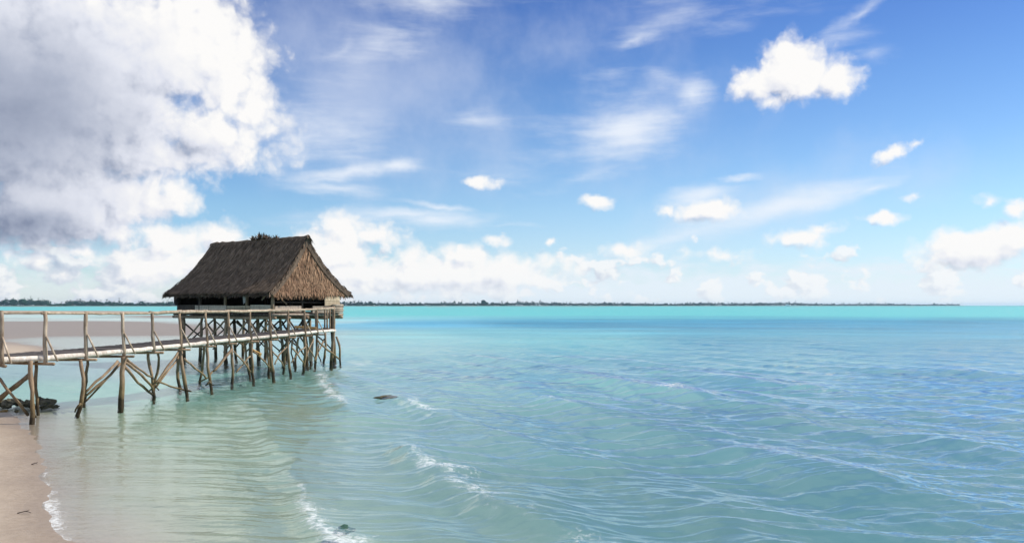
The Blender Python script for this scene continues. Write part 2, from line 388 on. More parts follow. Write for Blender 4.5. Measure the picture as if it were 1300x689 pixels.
def polar_grid(name, r0, r1, nrow_fn, a0, a1, ncol):
    rows = [r0]
    while rows[-1] < r1: rows.append(rows[-1] + nrow_fn(rows[-1]))
    rr = np.array(rows); an = np.linspace(R(a0), R(a1), ncol)
    Rr, A = np.meshgrid(rr, an, indexing='ij')
    return Rr * np.sin(A), Rr * np.cos(A), rr
def grid_mesh(name, X, Y, Z, m):
    nr, nc = X.shape; me = bpy.data.meshes.new(name)
    co_ = np.stack([X, Y, Z], -1).reshape(-1, 3).astype(np.float32)
    i = np.arange(nr*nc).reshape(nr, nc); q = np.stack([i[:-1,:-1], i[:-1,1:], i[1:,1:], i[1:,:-1]], -1).reshape(-1, 4)
    me.vertices.add(len(co_)); me.vertices.foreach_set('co', co_.ravel())
    me.loops.add(q.size); me.loops.foreach_set('vertex_index', q.ravel().astype(np.int32))
    me.polygons.add(len(q)); me.polygons.foreach_set('loop_start', np.arange(0, q.size, 4, dtype=np.int32))
    me.polygons.foreach_set('use_smooth', np.ones(len(q), bool))
    me.update(calc_edges=True); me.materials.append(m)
    o = bpy.data.objects.new(name, me); C.objects.link(o); return o
def add_attr(o, name, arr):
    a = o.data.attributes.new(name, 'FLOAT', 'POINT'); a.data.foreach_set('value', arr.ravel().astype(np.float32))

# ---- sand
def sand_mat(q):
    P = pos(q); wet = attr(q, 'wet'); 
    n1 = q.noise(P, .5, 6, .6); n2 = q.noise(P, 9, 6, .65); n3 = q.noise(P, 160, 3, .6)
    dry = q.mix(n1, (.43, .345, .265), (.51, .42, .33)); dry = q.mix(q.rng(n2, .40, .62, 0, .55), dry, (.36, .28, .205))
    dry = q.mix(q.rng(n3, .62, .75, 0, .5), dry, (.26, .21, .18))
    wc = q.mix(1.0, dry, (.66, .62, .60), 'MULTIPLY')
    col = q.mix(wet, dry, wc)
    col = q.mix(attr(q, 'flat'), col, q.mix(n1, (.20, .172, .158), (.26, .228, .208)))
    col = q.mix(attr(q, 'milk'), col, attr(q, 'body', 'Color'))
    col = q.mix(attr(q, 'turf'), col, (.05, .08, .03))
    nb = bump(q, q.m('MULTIPLY', q.m('ADD', n2, q.m('MULTIPLY', n3, .25)), q.m('SUBTRACT', 1.0, attr(q, 'milk'))), .7, .025)
    return principled(q, col, q.rng(wet, 0, 1, .85, .38), nb, .35)
M_sand = mat('sand', sand_mat)
X, Y, rr = polar_grid('ground', 3.0, 14000, lambda r: min(70, max(.05, r*r/4200)), -62, 50, 560)
farm = ss(Y, 40, 70)
wfg = wfields(X, Y); Z = ground_z(X, Y, wfg); depg = np.maximum(-Z, 0)
Z = np.where(Z < -.35, -.35 - .25 * (1 - np.exp((Z + .35) / .8)), Z)
ground = grid_mesh('ground', X, Y, Z, M_sand); ground['kind'] = 'structure'
add_attr(ground, 'wet', np.clip(1 - (Z - .004) / .05, 0, 1) * (1-farm) + farm * .5)
add_attr(ground, 'flat', farm * (1 - ss(Y, 180, 260)) * .85)
body = np.minimum(wfg[..., 1:4] * np.array((.96, 1.12, .98)) * (.64 + .50 * ss(Y, 9, 90) - .16 * ss(Y, 300, 500) * 0)[..., None] * (1 + .14 * (1 - ss(depg, .15, .5)) * (1 - farm))[..., None], .9)
body *= (1 + ss(Y, 45, 80) * (1 - ss(Y, 160, 230)) * (fbm(X / 16, Y / 5, 4) * .42))[..., None]      # light and dark ripple streaks painted into the bed colour
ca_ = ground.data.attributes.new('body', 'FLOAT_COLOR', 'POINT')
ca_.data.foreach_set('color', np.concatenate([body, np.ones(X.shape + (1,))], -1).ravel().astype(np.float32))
add_attr(ground, 'milk', 1 - np.exp(-depg * 13))
add_attr(ground, 'turf', ss(Z, .5, .9) * ss(Y, 1200, 1500))

# ---- water
CRESTS = [  # pixel polyline, height, front width, back width, foam along it
 (((300,500),(322,520),(337,537),(352,560),(372,600),(386,640),(405,665),(430,700),(470,750)), .075, .16, .6, (0,0,.5,.55,.25,.9,1.,1.,.8)),
 (((500,550),(524,572),(545,598),(590,625),(640,650),(690,672),(740,695),(820,740),(930,800)), .17, .22, .8, (0,.65,1.,.75,.7,.5,.75,.55,.2)),
 (((600,475),(650,488),(700,511),(740,522),(830,545),(900,573),(980,600),(1050,622),(1130,640)), .15, .3, 1.1, (0,.3,.7,.3,.05,0,0,0,0)),
 (((690,475),(745,484),(790,490),(850,499),(930,515),(1000,535),(1060,548)), .15, .35, 1.2, (0,.7,.35,1.,.1,0,0)),
 (((820,468),(880,478),(940,487),(1040,499),(1110,508)), .16, .4, 1.3, (0,.0,.3,.8,.1)),
 (((398,466),(405,478),(412,490),(422,505),(436,516),(455,524)), .07, .2, .6, (0,.9,1.,1.,.8,0)),
 (((490,500),(508,508),(530,519),(550,528),(580,545)), .08, .2, .7, (0,.7,1.,.6,0)),
 (((1040,466),(1120,471),(1200,474),(1300,482),(1400,490)), .17, .5, 1.6, (0,.3,.1,.15,0)),
 (((1000,585),(1060,605),(1150,638),(1250,660),(1400,690)), .15, .3, 1.1, (0,0,0,.1,0)),
 (((960,532),(1080,550),(1180,562),(1300,588),(1400,605)), .15, .35, 1.2, (0,0,.1,.0,0)),
 (((560,452),(620,458),(680,468),(740,474)), .09, .3, 1.0, (0,.5,.3,0)),
 (((655,468),(700,474),(740,480),(775,486)), .09, .3, 1.0, (0,.8,.3,0)),
 (((700,455),(760,458),(830,462)), .10, .4, 1.2, (0,.7,0)),
 (((440,462),(455,463),(470,468)), .05, .3, 1.0, (0,1.,0)),
 (((560,540),(620,560),(700,585),(800,620),(900,655),(980,690)), .06, .25, .8, (0,0,0,0,0,0)),
 (((80,552),(92,562),(94,574),(84,584)), .02, .12, .25, (.0,.62,.62,.0)),
 (((1100,520),(1200,530),(1300,545),(1420,560)), .10, .35, 1.2, (0,0,0,0,0)),
 (((1150,690),(1250,720),(1400,760)), .14, .3, 1.0, (0,0,0)),
 (((850,650),(950,690),(1100,745)), .12, .28, 1.0, (0,.1,0)),
 (((440,560),(470,600),(520,650),(600,720)), .04, .2, .6, (0,0,0,0)),
]
SW = np.array((-.92, -.40))
X, Y, rr = polar_grid('water', 3.2, 16000, lambda r: max(.022, r*r/4600), -58, 46, 1150)
wf = wfields(X, Y); gz = ground_z(X, Y, wf); depth = np.maximum(-gz, 0)
spacing = np.maximum(np.maximum(.022, X*0 + (X*X+Y*Y)/4600), np.hypot(X, Y) * R(104) / 1150)
Z = np.zeros(X.shape)
shal = ss(depth, .01, .7) * .84 + .16 * ss(depth, 0.0, .12)
near = 1 - ss(Y, 70, 160)
wx = X + fbm(X / 3, Y / 3, 2) * .5; wy = Y + fbm(X / 3 + 40, Y / 3 + 7, 2) * .5
for i in range(46):
    lam = .22 * (3.4 / .22) ** rng.random()
    th = math.atan2(SW[1], SW[0]) + rng.normal(0, .16) + (0.22 if i % 3 else -.05)
    kx, ky = 2*math.pi/lam * math.cos(th), 2*math.pi/lam * math.sin(th)
    a = .0040 * lam ** .72 * (1 + .4 * rng.random())
    fade = np.clip((lam / (2.2 * spacing)) - .6, 0, 1)
    ph = kx*wx + ky*wy + rng.random() * 6.28
    env = 1 + 1.2 * vn2(X / (3*lam) + i*3.1, Y / (3*lam) + i*7.7)
    Z += a * fade * env * (np.sin(ph) - .22 * np.cos(2 * ph)) * (.55 if lam < 1.0 else .85)
for i in range(34):                                # wind ripples running straight in, long crested
    lam = .13 * (1.1 / .13) ** rng.random()
    th = -math.pi / 2 + rng.normal(-.10, .15)
    kx, ky = 2*math.pi/lam * math.cos(th), 2*math.pi/lam * math.sin(th)
    a = .0050 * lam ** .85 * (1 + .5 * rng.random())
    fade = np.clip((lam / (2.2 * spacing)) - .6, 0, 1)
    ph = kx*(X + .5*(wx-X)) + ky*(Y + .35*(wy-Y)) + rng.random() * 6.28
    env = np.clip(1 + 1.7 * vn2(X / (6.5*lam) + i*2.3, Y / (2.6*lam) + i*5.1), .2, 2.2)
    Z += a * fade * env * np.sin(ph) * 1.75
Z *= shal * near
# long unbroken swell ridges following each other to the beach, steep on the beach side
lowx, lowy = fbm(X / 14, Y / 14, 3), fbm(X / 5 + 3, Y / 5 + 8, 3)
sw = X * .925 + Y * .38 + lowx * 3.2 + lowy * .55
along = -X * .38 + Y * .925
per = 3.0
fr_ = sw / per; idx = np.floor(fr_); u_ = fr_ - idx                      # 0 at a crest, rising offshore
jit = vn3(idx * 7.31 + 3, along / 9.0) ; am = np.clip(.55 + 1.5 * jit, .05, 1.3)
pk = np.exp(-(u_ / .34) ** 1.3) + np.exp(-(((1 - u_)) / .075) ** 2) 
am1 = np.clip(.55 + 1.5 * vn3((idx + 1) * 7.31 + 3, along / 9.0), .05, 1.3)
ridge = am * np.exp(-(u_ / .32) ** 1.3) + am1 * np.exp(-((1 - u_) / .085) ** 2) - .30 * am1 * np.exp(-((1 - u_ - .24) / .11) ** 2)
big = np.clip((per / (7 * spacing)), 0, 1)
Z += .085 * ridge * ss(depth, .12, .7) * (1 - ss(Y, 60, 130)) * big
foam = np.clip(am1 - .95, 0, .4) * 1.9 * np.exp(-((1 - u_ - .02) / .05) ** 2) * ss(depth, .3, .6) * ss(Y, 14, 24) * (1 - ss(Y, 60, 120))
jn = fbm(X * .9, Y * .9, 3)
for pl, hgt, fw, bw, fo in CRESTS:
    pw = [G2(*q) for q in pl]; xs = [q[0] for q in pw]; ys = [q[1] for q in pw]
    box = (X > min(xs)-6) & (X < max(xs)+6) & (Y > min(ys)-6) & (Y < max(ys)+6)
    if not box.any(): continue
    x_, y_ = X[box], Y[box]; j_ = jn[box]; fw *= 1.6
    dd, sd_, al = seg_dist(x_, y_, pw, closed=False)
    # sign: towards the beach is the steep front
    dx, dy = pw[-1][0]-pw[0][0], pw[-1][1]-pw[0][1]; sg = 1 if (dx*SW[1] - dy*SW[0]) > 0 else -1
    s = dd * sd_ * sg + j_ * .28
    n = len(pl) - 1; t = al / n; env = np.sin(np.pi * np.clip(t, 0.02, .98)) ** .6
    dist_end = np.where((al <= 0) | (al >= n), np.exp(-(dd / .5) ** 2), 1)
    prof = np.where(s > 0, np.exp(-(s / fw) ** 2), np.exp(-(np.abs(s) / bw) ** 1.5)) - .28 * np.exp(-((s - fw * 2.4) / (fw * 1.3)) ** 2)
    Z[box] += hgt * 1.15 * prof * env * dist_end * (1 + 1.1 * vn3(x_ * .8 + hgt*90, y_ * .8))
    fi = np.interp(al, np.linspace(0, n, len(fo)), fo)
    foam[box] = np.maximum(foam[box], fi * dist_end * np.where(s > 0, np.exp(-(s / (fw * 1.0)) ** 2), np.exp(-(np.abs(s) / (bw * .75)) ** 1.3)))
sdb, _, _ = seg_dist(X, Y, BEACH); ins = inside(X, Y, BEACH)
swash = np.where(ins, 0, np.exp(-(sdb / .22) ** 2)) * (1 - ss(Y, 13, 16)) * .75 + np.where(ins, 0, np.exp(-(sdb / .8) ** 2)) * (1 - ss(Y, 10, 13)) * .3
foam = np.maximum(foam, swash * (1 - ss(sdb, .9, 1.6)))

def water_mat(q):
    P = pos(q); fo = attr(q, 'foam')
    st = q.v('MULTIPLY', P, (1, 1.0, 0))
    mpn = q.n('ShaderNodeMapping'); q.put(mpn.inputs[0], st); mpn.inputs[2].default_value = (0, 0, R(10)); mpn.inputs[3].default_value = (.34, 1.0, 1)
    b0 = q.noise(mpn.outputs[0], .22, 5, .65); b1 = q.noise(mpn.outputs[0], 1.1, 5, .6); b2 = q.noise(mpn.outputs[0], 6.5, 4, .62, dist=.3)
    yy = q.n('ShaderNodeSeparateXYZ'); q.put(yy.inputs[0], P)
    calm = attr(q, 'calm')
    farf = q.rng(yy.outputs[1], 20, 90)
    h = q.m('ADD', q.m('MULTIPLY', b2, .014), q.m('MULTIPLY', q.m('MULTIPLY', b1, .26), q.rng(farf, 0, 1, .12, 1.0)))
    h = q.m('ADD', h, q.m('MULTIPLY', q.m('MULTIPLY', b0, 2.6), farf))
    h = q.m('MULTIPLY', h, calm)
    nb = bump(q, h, 1.0, 1.0)
    fr = q.n('ShaderNodeFresnel'); fr.inputs[0].default_value = 1.333; q.put(fr.inputs['Normal'], nb)
    ff = q.m('MINIMUM', q.m('MULTIPLY', fr.outputs[0], 2.2), q.rng(yy.outputs[1], 20, 130, .64, .13))
    ff = q.m('MULTIPLY', ff, q.m('SUBTRACT', 1.0, q.n('ShaderNodeNewGeometry').outputs['Backfacing']))
    ff = q.m('MULTIPLY', ff, q.rng(calm, .7, 1.0, .62, 1.0))
    gl = q.n('ShaderNodeBsdfGlossy'); q.put(gl.inputs['Roughness'], q.rng(yy.outputs[1], 15, 120, .085, .14)); q.put(gl.inputs['Normal'], nb); gl.inputs[0].default_value = (.95, 1, .94, 1)
    tr = q.n('ShaderNodeBsdfTransparent')           # the colour of the shallows is the bed and the milky water over it, shaded on the bed
    m2 = q.n('ShaderNodeMixShader'); q.put(m2.inputs[0], ff); q.t.links.new(tr.outputs[0], m2.inputs[1]); q.t.links.new(gl.outputs[0], m2.inputs[2])
    fn = q.noise(P, 9, 7, .72, dist=1.2); fn2 = q.noise(P, 2.2, 3, .5)
    fm = q.m('MULTIPLY_ADD', q.m('SUBTRACT', fn, .5), 2.4, q.m('MULTIPLY_ADD', q.m('SUBTRACT', fn2, .5), 1.0, fo))
    fm = q.m('MULTIPLY', q.rng(fm, .62, 1.40, 0, .72, smooth=True), q.rng(fo, .04, .2))
    fd = q.n('ShaderNodeBsdfDiffuse'); fd.inputs[0].default_value = (.80, .82, .82, 1)
    m3 = q.n('ShaderNodeMixShader'); q.put(m3.inputs[0], fm); q.t.links.new(m2.outputs[0], m3.inputs[1]); q.t.links.new(fd.outputs[0], m3.inputs[2])
    return m3.outputs[0]
M_water = mat('sea_water', water_mat)
water = grid_mesh('water', X, Y, Z, M_water); water['kind'] = 'structure'
water.visible_shadow = False          # clear water lets the sun through to the sand
add_attr(water, 'foam', foam)
add_attr(water, 'calm', .7 + .3 * ss(depth, .1, .8))

# ------------------------------------------------------------------ wood and thatch
def wood_mat(base, dark, wetline=True):
    def f(q):
        P = pos(q); t = attr(q, 'tone')
        n = q.noise(q.v('MULTIPLY', P, (1, 1, .35)), 9, 6, .65); n2 = q.noise(P, 38, 4, .6)
        col = q.mix(q.rng(n, .35, .7), dark, base); col = q.mix(q.rng(n2, .55, .75, 0, .55), col, tuple(c * .45 for c in dark))
        hv = q.n('ShaderNodeHueSaturation'); q.put(hv.inputs['Value'], q.rng(t, 0, 1, .72, 1.25)); q.put(hv.inputs['Color'], col); col = hv.outputs[0]
        if wetline:
            s = q.n('ShaderNodeSeparateXYZ'); q.put(s.inputs[0], P); zz = q.m('MULTIPLY_ADD', q.m('SUBTRACT', q.noise(P, 5, 3), .5), .5, s.outputs[2])
            col = q.mix(q.rng(zz, .95, .40, 0, .65), col, (.17, .12, .045)); col = q.mix(q.rng(zz, .36, .16, 0, .9), col, (.035, .026, .016))
        return principled(q, col, .8, bump(q, q.m('ADD', n, q.m('MULTIPLY', n2, .4)), .6, .02), .2)
    return f
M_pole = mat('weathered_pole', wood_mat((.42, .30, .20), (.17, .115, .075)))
M_rail = mat('sun_bleached_rail', wood_mat((.52, .43, .33), (.26, .19, .13), False))
M_beam = mat('white_weathered_beam', wood_mat((.72, .67, .60), (.45, .38, .32), False))
M_deck = mat('grey_deck_sticks', wood_mat((.19, .16, .145), (.09, .075, .068), False))
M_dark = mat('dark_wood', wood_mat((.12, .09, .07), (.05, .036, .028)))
M_yel = mat('yellow_wood', wood_mat((.55, .34, .13), (.35, .20, .07), False))
def thatch_mat(a, b, c):
    def f(q):
        P = pos(q); t = attr(q, 'tone')
        n = q.noise(q.v('MULTIPLY', P, (1, 1, .4)), 3.5, 6, .7); n2 = q.noise(q.v('MULTIPLY', P, (1, 1, .2)), 40, 4, .6)
        col = q.mix(q.rng(n, .3, .7), a, b); col = q.mix(q.rng(n2, .5, .75, 0, .6), col, c)
        hv = q.n('ShaderNodeHueSaturation'); q.put(hv.inputs['Value'], q.rng(t, 0, 1, .55, 1.35)); q.put(hv.inputs['Color'], col)
        return principled(q, hv.outputs[0], .9, bump(q, n2, .6, .03), .1)
    return f
M_roof = mat('dark_thatch', thatch_mat((.115, .082, .06), (.22, .16, .115), (.045, .031, .023)))
M_gable = mat('brown_thatch', thatch_mat((.22, .122, .074), (.42, .265, .165), (.05, .03, .019)))
M_mat = mat('woven_mat', wood_mat((.44, .34, .24), (.28, .21, .15), False))
M_panel = mat('grey_board', wood_mat((.60, .49, .39), (.40, .31, .24), False))
M_pale = mat('pale_log', wood_mat((.50, .42, .33), (.26, .20, .15), False))
M_black = mat('shade_wall_dark_mat', wood_mat((.035, .028, .024), (.018, .014, .012), False))  # near-black colour puts the interior shade into the closed walls

# ------------------------------------------------------------------ the hut
RD = Vector((-.81, .587, 0)).normalized(); WD = Vector((-.587, -.81, 0)).normalized()   # along the ridge (away), and towards the jetty side
R0 = Vector((-9.49, 36.5, 0))
def hp(t, wv, z): return R0 + RD * t + WD * wv + Vector((0, 0, z))
hut = empty('thatched_hut', hp(3.8, 0, 0), 'stilted hut with a steep dark brown thatched roof standing over the shallows', 'hut')
RIDGE, EAVE, HW, T0, T1 = 5.78, 3.22, 2.33, 0.0, 7.46
def prof(f):       # f 0 ridge .. 1 eave -> (half width, height); steep above, flared at the eave
    return HW * (.86 * f + .14 * f ** 2.4), RIDGE - (RIDGE - EAVE) * (1.22 * f - .22 * f ** 2.2)
def tspan(f): return T0 - .40 * f ** 1.5 , T1 + .53 * f ** 1.3
def roof_slope(sgn, n_strand):
    mb = MB(); NA, NB = 60, 26; vs, fs = [], []
    for layer in (0, 1):
        for j in range(NB + 1):
            f = j / NB; wv, z = prof(f); a, b = tspan(f)
            for i in range(NA + 1):
                t = a + (b - a) * i / NA
                o = (0.05 * random.uniform(-.6, 1) if layer == 0 else -.22)
                vs.append(hp(t, sgn * wv, z) + (WD * sgn * .7 + Vector((0,0,.7))) * o)
    N = (NA+1)*(NB+1)
    for j in range(NB):
        for i in range(NA):
            q = j*(NA+1)+i; fs.append((q, q+1, q+NA+2, q+NA+1)); fs.append((N+q, N+q+NA+1, N+q+NA+2, N+q+1))
    edge = [i for i in range(NA+1)] ; 
    for i in range(NA):
        q = NB*(NA+1)+i; fs.append((q, q+1, N+q+1, N+q))
    for j in range(NB):
        for q0 in (j*(NA+1), j*(NA+1)+NA): fs.append((q0, q0+NA+1, N+q0+NA+1, N+q0))
    mb.add(vs, fs, .45)
    rows = 17
    for r_ in range(rows):
        f0 = (r_ + .2) / rows
        for i in range(n_strand // rows):
            f = min(1, max(0, f0 + random.uniform(-.03, .03))); wv, z = prof(f); w2, z2 = prof(min(1.0, f + .06)); w1, z1 = prof(max(0, min(1.0, f+.06) - .06))
            dr = (WD * sgn * (w2 - w1) + Vector((0,0,z2 - z1))).normalized(); nn = (WD * sgn * .72 + Vector((0,0,.7)))
            a, b = tspan(f); t = random.uniform(a, b); end = min(t - a, b - t)
            dr = (dr + RD * random.gauss(0, .10)).normalized()
            mb.strand(hp(t, sgn * wv, z) + nn * random.uniform(.03, .09), dr + nn * random.uniform(-.02, .1), RD, random.uniform(.25, .5) * (.55 if f > .93 else 1), random.uniform(.03, .07), .03)
    # ragged verge and eave
    for i in range(420):
        f = random.random() ** .9; wv, z = prof(f); a, b = tspan(f)
        for t, s_ in ((a, -1), (b, 1)):
            mb.strand(hp(t + .06 * s_ * -1, sgn * wv, z) + Vector((0,0,random.uniform(-.12, .04))), RD * s_ * random.uniform(.2, .8) + WD * sgn * .6 + Vector((0,0,-.6)), (WD*sgn + Vector((0,0,1))), random.uniform(.10, .26), random.uniform(.03, .06), .1)
    for i in range(700):
        a, b = tspan(1); t = random.uniform(a, b); wv, z = prof(1)
        mb.strand(hp(t, sgn * (wv - .08), z - random.uniform(-.03, .12)), WD * sgn * .8 + Vector((0,0,random.uniform(-.9, -.2))) + RD * random.gauss(0, .2), RD, random.uniform(.10, .24), random.uniform(.03, .07), .1)
    return mb
roof = roof_slope(1, 9000).build('roof', M_roof, hut, smooth=False)
back = roof_slope(-1, 3500).build('back_slope', M_roof, roof, smooth=False)
rc = MB()
n = 34
rc.tube([hp(T0 - .10 + (T1 - T0 + .2) * i / (n-1), random.uniform(-.02,.02), RIDGE + .0 + random.uniform(-.02, .02) + (.06 if i == 0 else 0)) for i in range(n)], [.11 * random.uniform(.8, 1.15) for _ in range(n)], 8, .15, tone=.4)
for i in range(900):
    t = random.uniform(T0 - .1, T1 + .1); s_ = random.choice((-1, 1))
    rc.strand(hp(t, 0, RIDGE + .09), WD * s_ * random.uniform(.5, 1) + Vector((0,0,-.8)) + RD * random.gauss(0, .25), RD, random.uniform(.2, .5), random.uniform(.03, .07), .1)
rc.build('ridge_cap', M_roof, roof, smooth=False)

def gable(end):    # end -1: near gable, +1: far one
    mb = MB(); NB, NA = 22, 24; vs, fs = [], []
    def gp(f, a, o=0):   # f 0 top..1 bottom, a -1..1
        wv, z = prof(f); lo, hi = tspan(f); t = (lo + .16 if end < 0 else hi - .16)
        return hp(t - end * -1 * o * 0 + end * o, a * wv * .97, z - .02)
    for j in range(NB + 1):
        for i in range(NA + 1): vs.append(gp(.03 + .97 * j / NB, -1 + 2 * i / NA, random.uniform(-.02, .03)))
    for j in range(NB):
        for i in range(NA): q = j*(NA+1)+i; fs.append((q, q+1, q+NA+2, q+NA+1))
    mb.add(vs, fs, .35)
    side = WD
    for i in range(3600 if end < 0 else 600):
        f = math.sqrt(random.random()); a = random.uniform(-1, 1) * .98
        L = random.uniform(.18, .5)
        mb.strand(gp(f, a, random.uniform(.0, .10)), Vector((0,0,-1)) + RD * end * random.uniform(.02, .22) + WD * random.gauss(0, .28), side + RD * random.gauss(0, .3), L * (.55 if f > .93 else 1), random.uniform(.025, .075), .0)
    for i in range(360 if end < 0 else 60):      # fringe
        a = random.uniform(-1, 1) * .97
        mb.strand(gp(1.0, a, random.uniform(-.05, .08)), Vector((0,0,-1)) + WD * random.gauss(0, .25) + RD * end * .15, side, random.uniform(.06, .16), random.uniform(.03, .06))
    # lighter bundled leaves along the verge
    for i in range(420 if end < 0 else 0):
        f = random.random(); s_ = 1 if random.random() < .75 else -1; 
        mb.strand(gp(f, s_ * random.uniform(.93, 1.02), random.uniform(.02, .12)), Vector((0,0,-.8)) - WD * s_ * random.uniform(.2, .8) + RD * end * .2, WD * s_ + Vector((0,0,.8)), random.uniform(.10, .28), random.uniform(.03, .08), 0, tone=random.uniform(.9, 1.6))
    return mb
gable(-1).build('gable_thatch', M_gable, hut, smooth=False)
gable(1).build('gable_thatch', M_gable, hut, smooth=False)
def hole_tufts(mb):
    return mb

# floor and joists
FW, TA, TB = 1.95, 0.0, 7.6; FZ = 2.24
fl = MB()
for i in range(46):
    t = TA + (TB - TA) * (i + .5) / 46
    fl.tube([hp(t + random.uniform(-.02,.02), -FW - random.uniform(0, .15), FZ), hp(t, 0, FZ), hp(t + random.uniform(-.02,.02), FW + random.uniform(0, .18), FZ)], .07 * random.uniform(.8, 1.1), 6)
fl.board(hp(TA, 0, FZ + .09), hp(TB, 0, FZ + .09), WD, 2 * FW - .1, .03, tone=.4)
fl.build('floor', M_dark, hut)
for wv in (-1.9, -.9, .15, 1.1, 1.88):
    m_ = MB(); n = 9
    m_.tube([hp(TA - random.uniform(.1, .35) + (TB - TA + .5) * i / (n-1), wv, FZ - .15 + random.uniform(-.02, .02)) for i in range(n)], taper(n, .085, .07), 8); m_.build('floor_bearer', M_pole, hut)
for z, m in ((FZ - .02, M_pale),):
    for a_, b_ in (((TA-.05, -FW-.1), (TA-.05, FW+.1)),):
        q = MB(); n = 8; q.tube([hp(a_[0] - .07, a_[1] + (b_[1]-a_[1])*i/(n-1), z + random.uniform(-.015,.015)) for i in range(n)], .06, 8); q.build('floor_edge_pole', m, hut)
# low walls
def wall_panel(name, t0, w0, t1, w1, z0, z1, m, rows=3, parent=None, proud=0.0, vertical=False):
    q = MB(); hgt = (z1 - z0) / rows
    for i in range(rows):
        z = z0 + hgt * (i + .5)
        q.board(hp(t0, w0, z), hp(t1, w1, z), Vector((0,0,1)), hgt * .95, .03 + random.uniform(0, .015), jit=.006)
    return q.build(name, m, parent or hut, smooth=False)
zf = FZ + .11
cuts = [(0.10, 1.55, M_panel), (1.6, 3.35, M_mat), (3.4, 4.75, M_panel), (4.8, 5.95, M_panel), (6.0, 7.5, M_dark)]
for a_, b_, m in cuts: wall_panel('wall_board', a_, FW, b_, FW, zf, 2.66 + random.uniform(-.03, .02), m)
wall_panel('wall_board', 0, 1.8, 0, .35, zf, 2.63, M_panel)              # gable end, beside the front corner
wall_panel('wall_board', -.26, -.1, -.26, -1.72, zf - .05, 2.62, M_pale, 4)     # pale logs low on the gable end
wall_panel('wall_mat', -.28, -.80, -.28, -1.72, 2.63, 3.10, mat('sunlit_mat', wood_mat((.66, .52, .36), (.46, .35, .23), False)), 2)  # mat colour brightened to stand in for sunlight under the eave
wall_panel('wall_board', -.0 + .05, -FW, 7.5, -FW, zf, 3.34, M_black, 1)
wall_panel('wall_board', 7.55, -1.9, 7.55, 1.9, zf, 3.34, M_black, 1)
# pale log ends stacked on the sunlit rear corner
q = MB()
for i in range(5): q.tube([hp(-.34 - random.uniform(0,.05), -1.2, zf - .02 + i * .085), hp(-.33, -1.80 - random.uniform(0, .12), zf - .02 + i * .085)], .042, 7)
q.build('corner_logs', M_pale, hut)
# posts and plates carrying the roof
for t in (0.04, 1.9, 3.55, 5.6, 7.45):
    for wv in (FW - .06, -FW + .06):
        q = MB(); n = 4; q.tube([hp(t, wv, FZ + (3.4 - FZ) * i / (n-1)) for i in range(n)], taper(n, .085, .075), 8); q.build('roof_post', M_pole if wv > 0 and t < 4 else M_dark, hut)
q = MB(); q.tube([hp(.04, .25, FZ), hp(.04, .27, 3.3)], .05, 8); q.build('roof_post', M_dark, hut)
for wv in (FW, -FW):
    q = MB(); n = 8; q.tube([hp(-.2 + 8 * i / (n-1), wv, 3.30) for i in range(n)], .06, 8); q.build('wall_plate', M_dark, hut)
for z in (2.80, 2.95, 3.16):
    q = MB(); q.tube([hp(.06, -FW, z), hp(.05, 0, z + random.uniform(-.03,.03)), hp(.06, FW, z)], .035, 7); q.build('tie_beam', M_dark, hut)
q = MB(); q.tube([hp(.02, 1.75, 3.2), hp(.02, 1.15, 2.7)], .035, 7); q.build('knee_brace', M_pole, hut)
q = MB(); q.tube([hp(.25, FW, 3.25), hp(.7, FW + .02, 2.9)], .03, 7); q.build('knee_brace', M_pole, hut)
# things inside, seen in the openings
cl = MB()
vs = []; nn_ = 8
for j in range(6):
    for i in range(nn_): vs.append(hp(2.15 + .06 * i + .02 * math.sin(j), FW - .3 + .03 * math.sin(i * 1.7), 3.10 - .075 * j * (1 + .12 * math.sin(i))))
cl.add(vs, [(j*nn_+i, j*nn_+i+1, (j+1)*nn_+i+1, (j+1)*nn_+i) for j in range(5) for i in range(nn_-1)])
M_cloth = mat('pale_cloth', lambda q: principled(q, (.55, .55, .56), .9))
tag(cl.build('hanging_cloth', M_cloth, loc=hp(2.35, FW - .3, 3.1)), 'small pale cloth hanging in the open side of the hut under the eave', 'cloth')
o = bpy.data.objects['hanging_cloth']; so_ = o.modifiers.new('thick', 'SOLIDIFY'); so_.thickness = .01
# rolled mat at the far corner
q = MB(); q.tube([hp(7.35, FW + .08, 2.66), hp(7.35, FW + .08, 2.8), hp(7.37, FW + .08, 3.05), hp(7.37, FW + .08, 3.1)], [.10, .17, .16, .08], 10)
tag(q.build('rolled_mat', M_black, loc=hp(7.35, FW + .08, 2.66)), 'dark rolled mat standing in the corner of the hut farthest along the wall', 'mat')
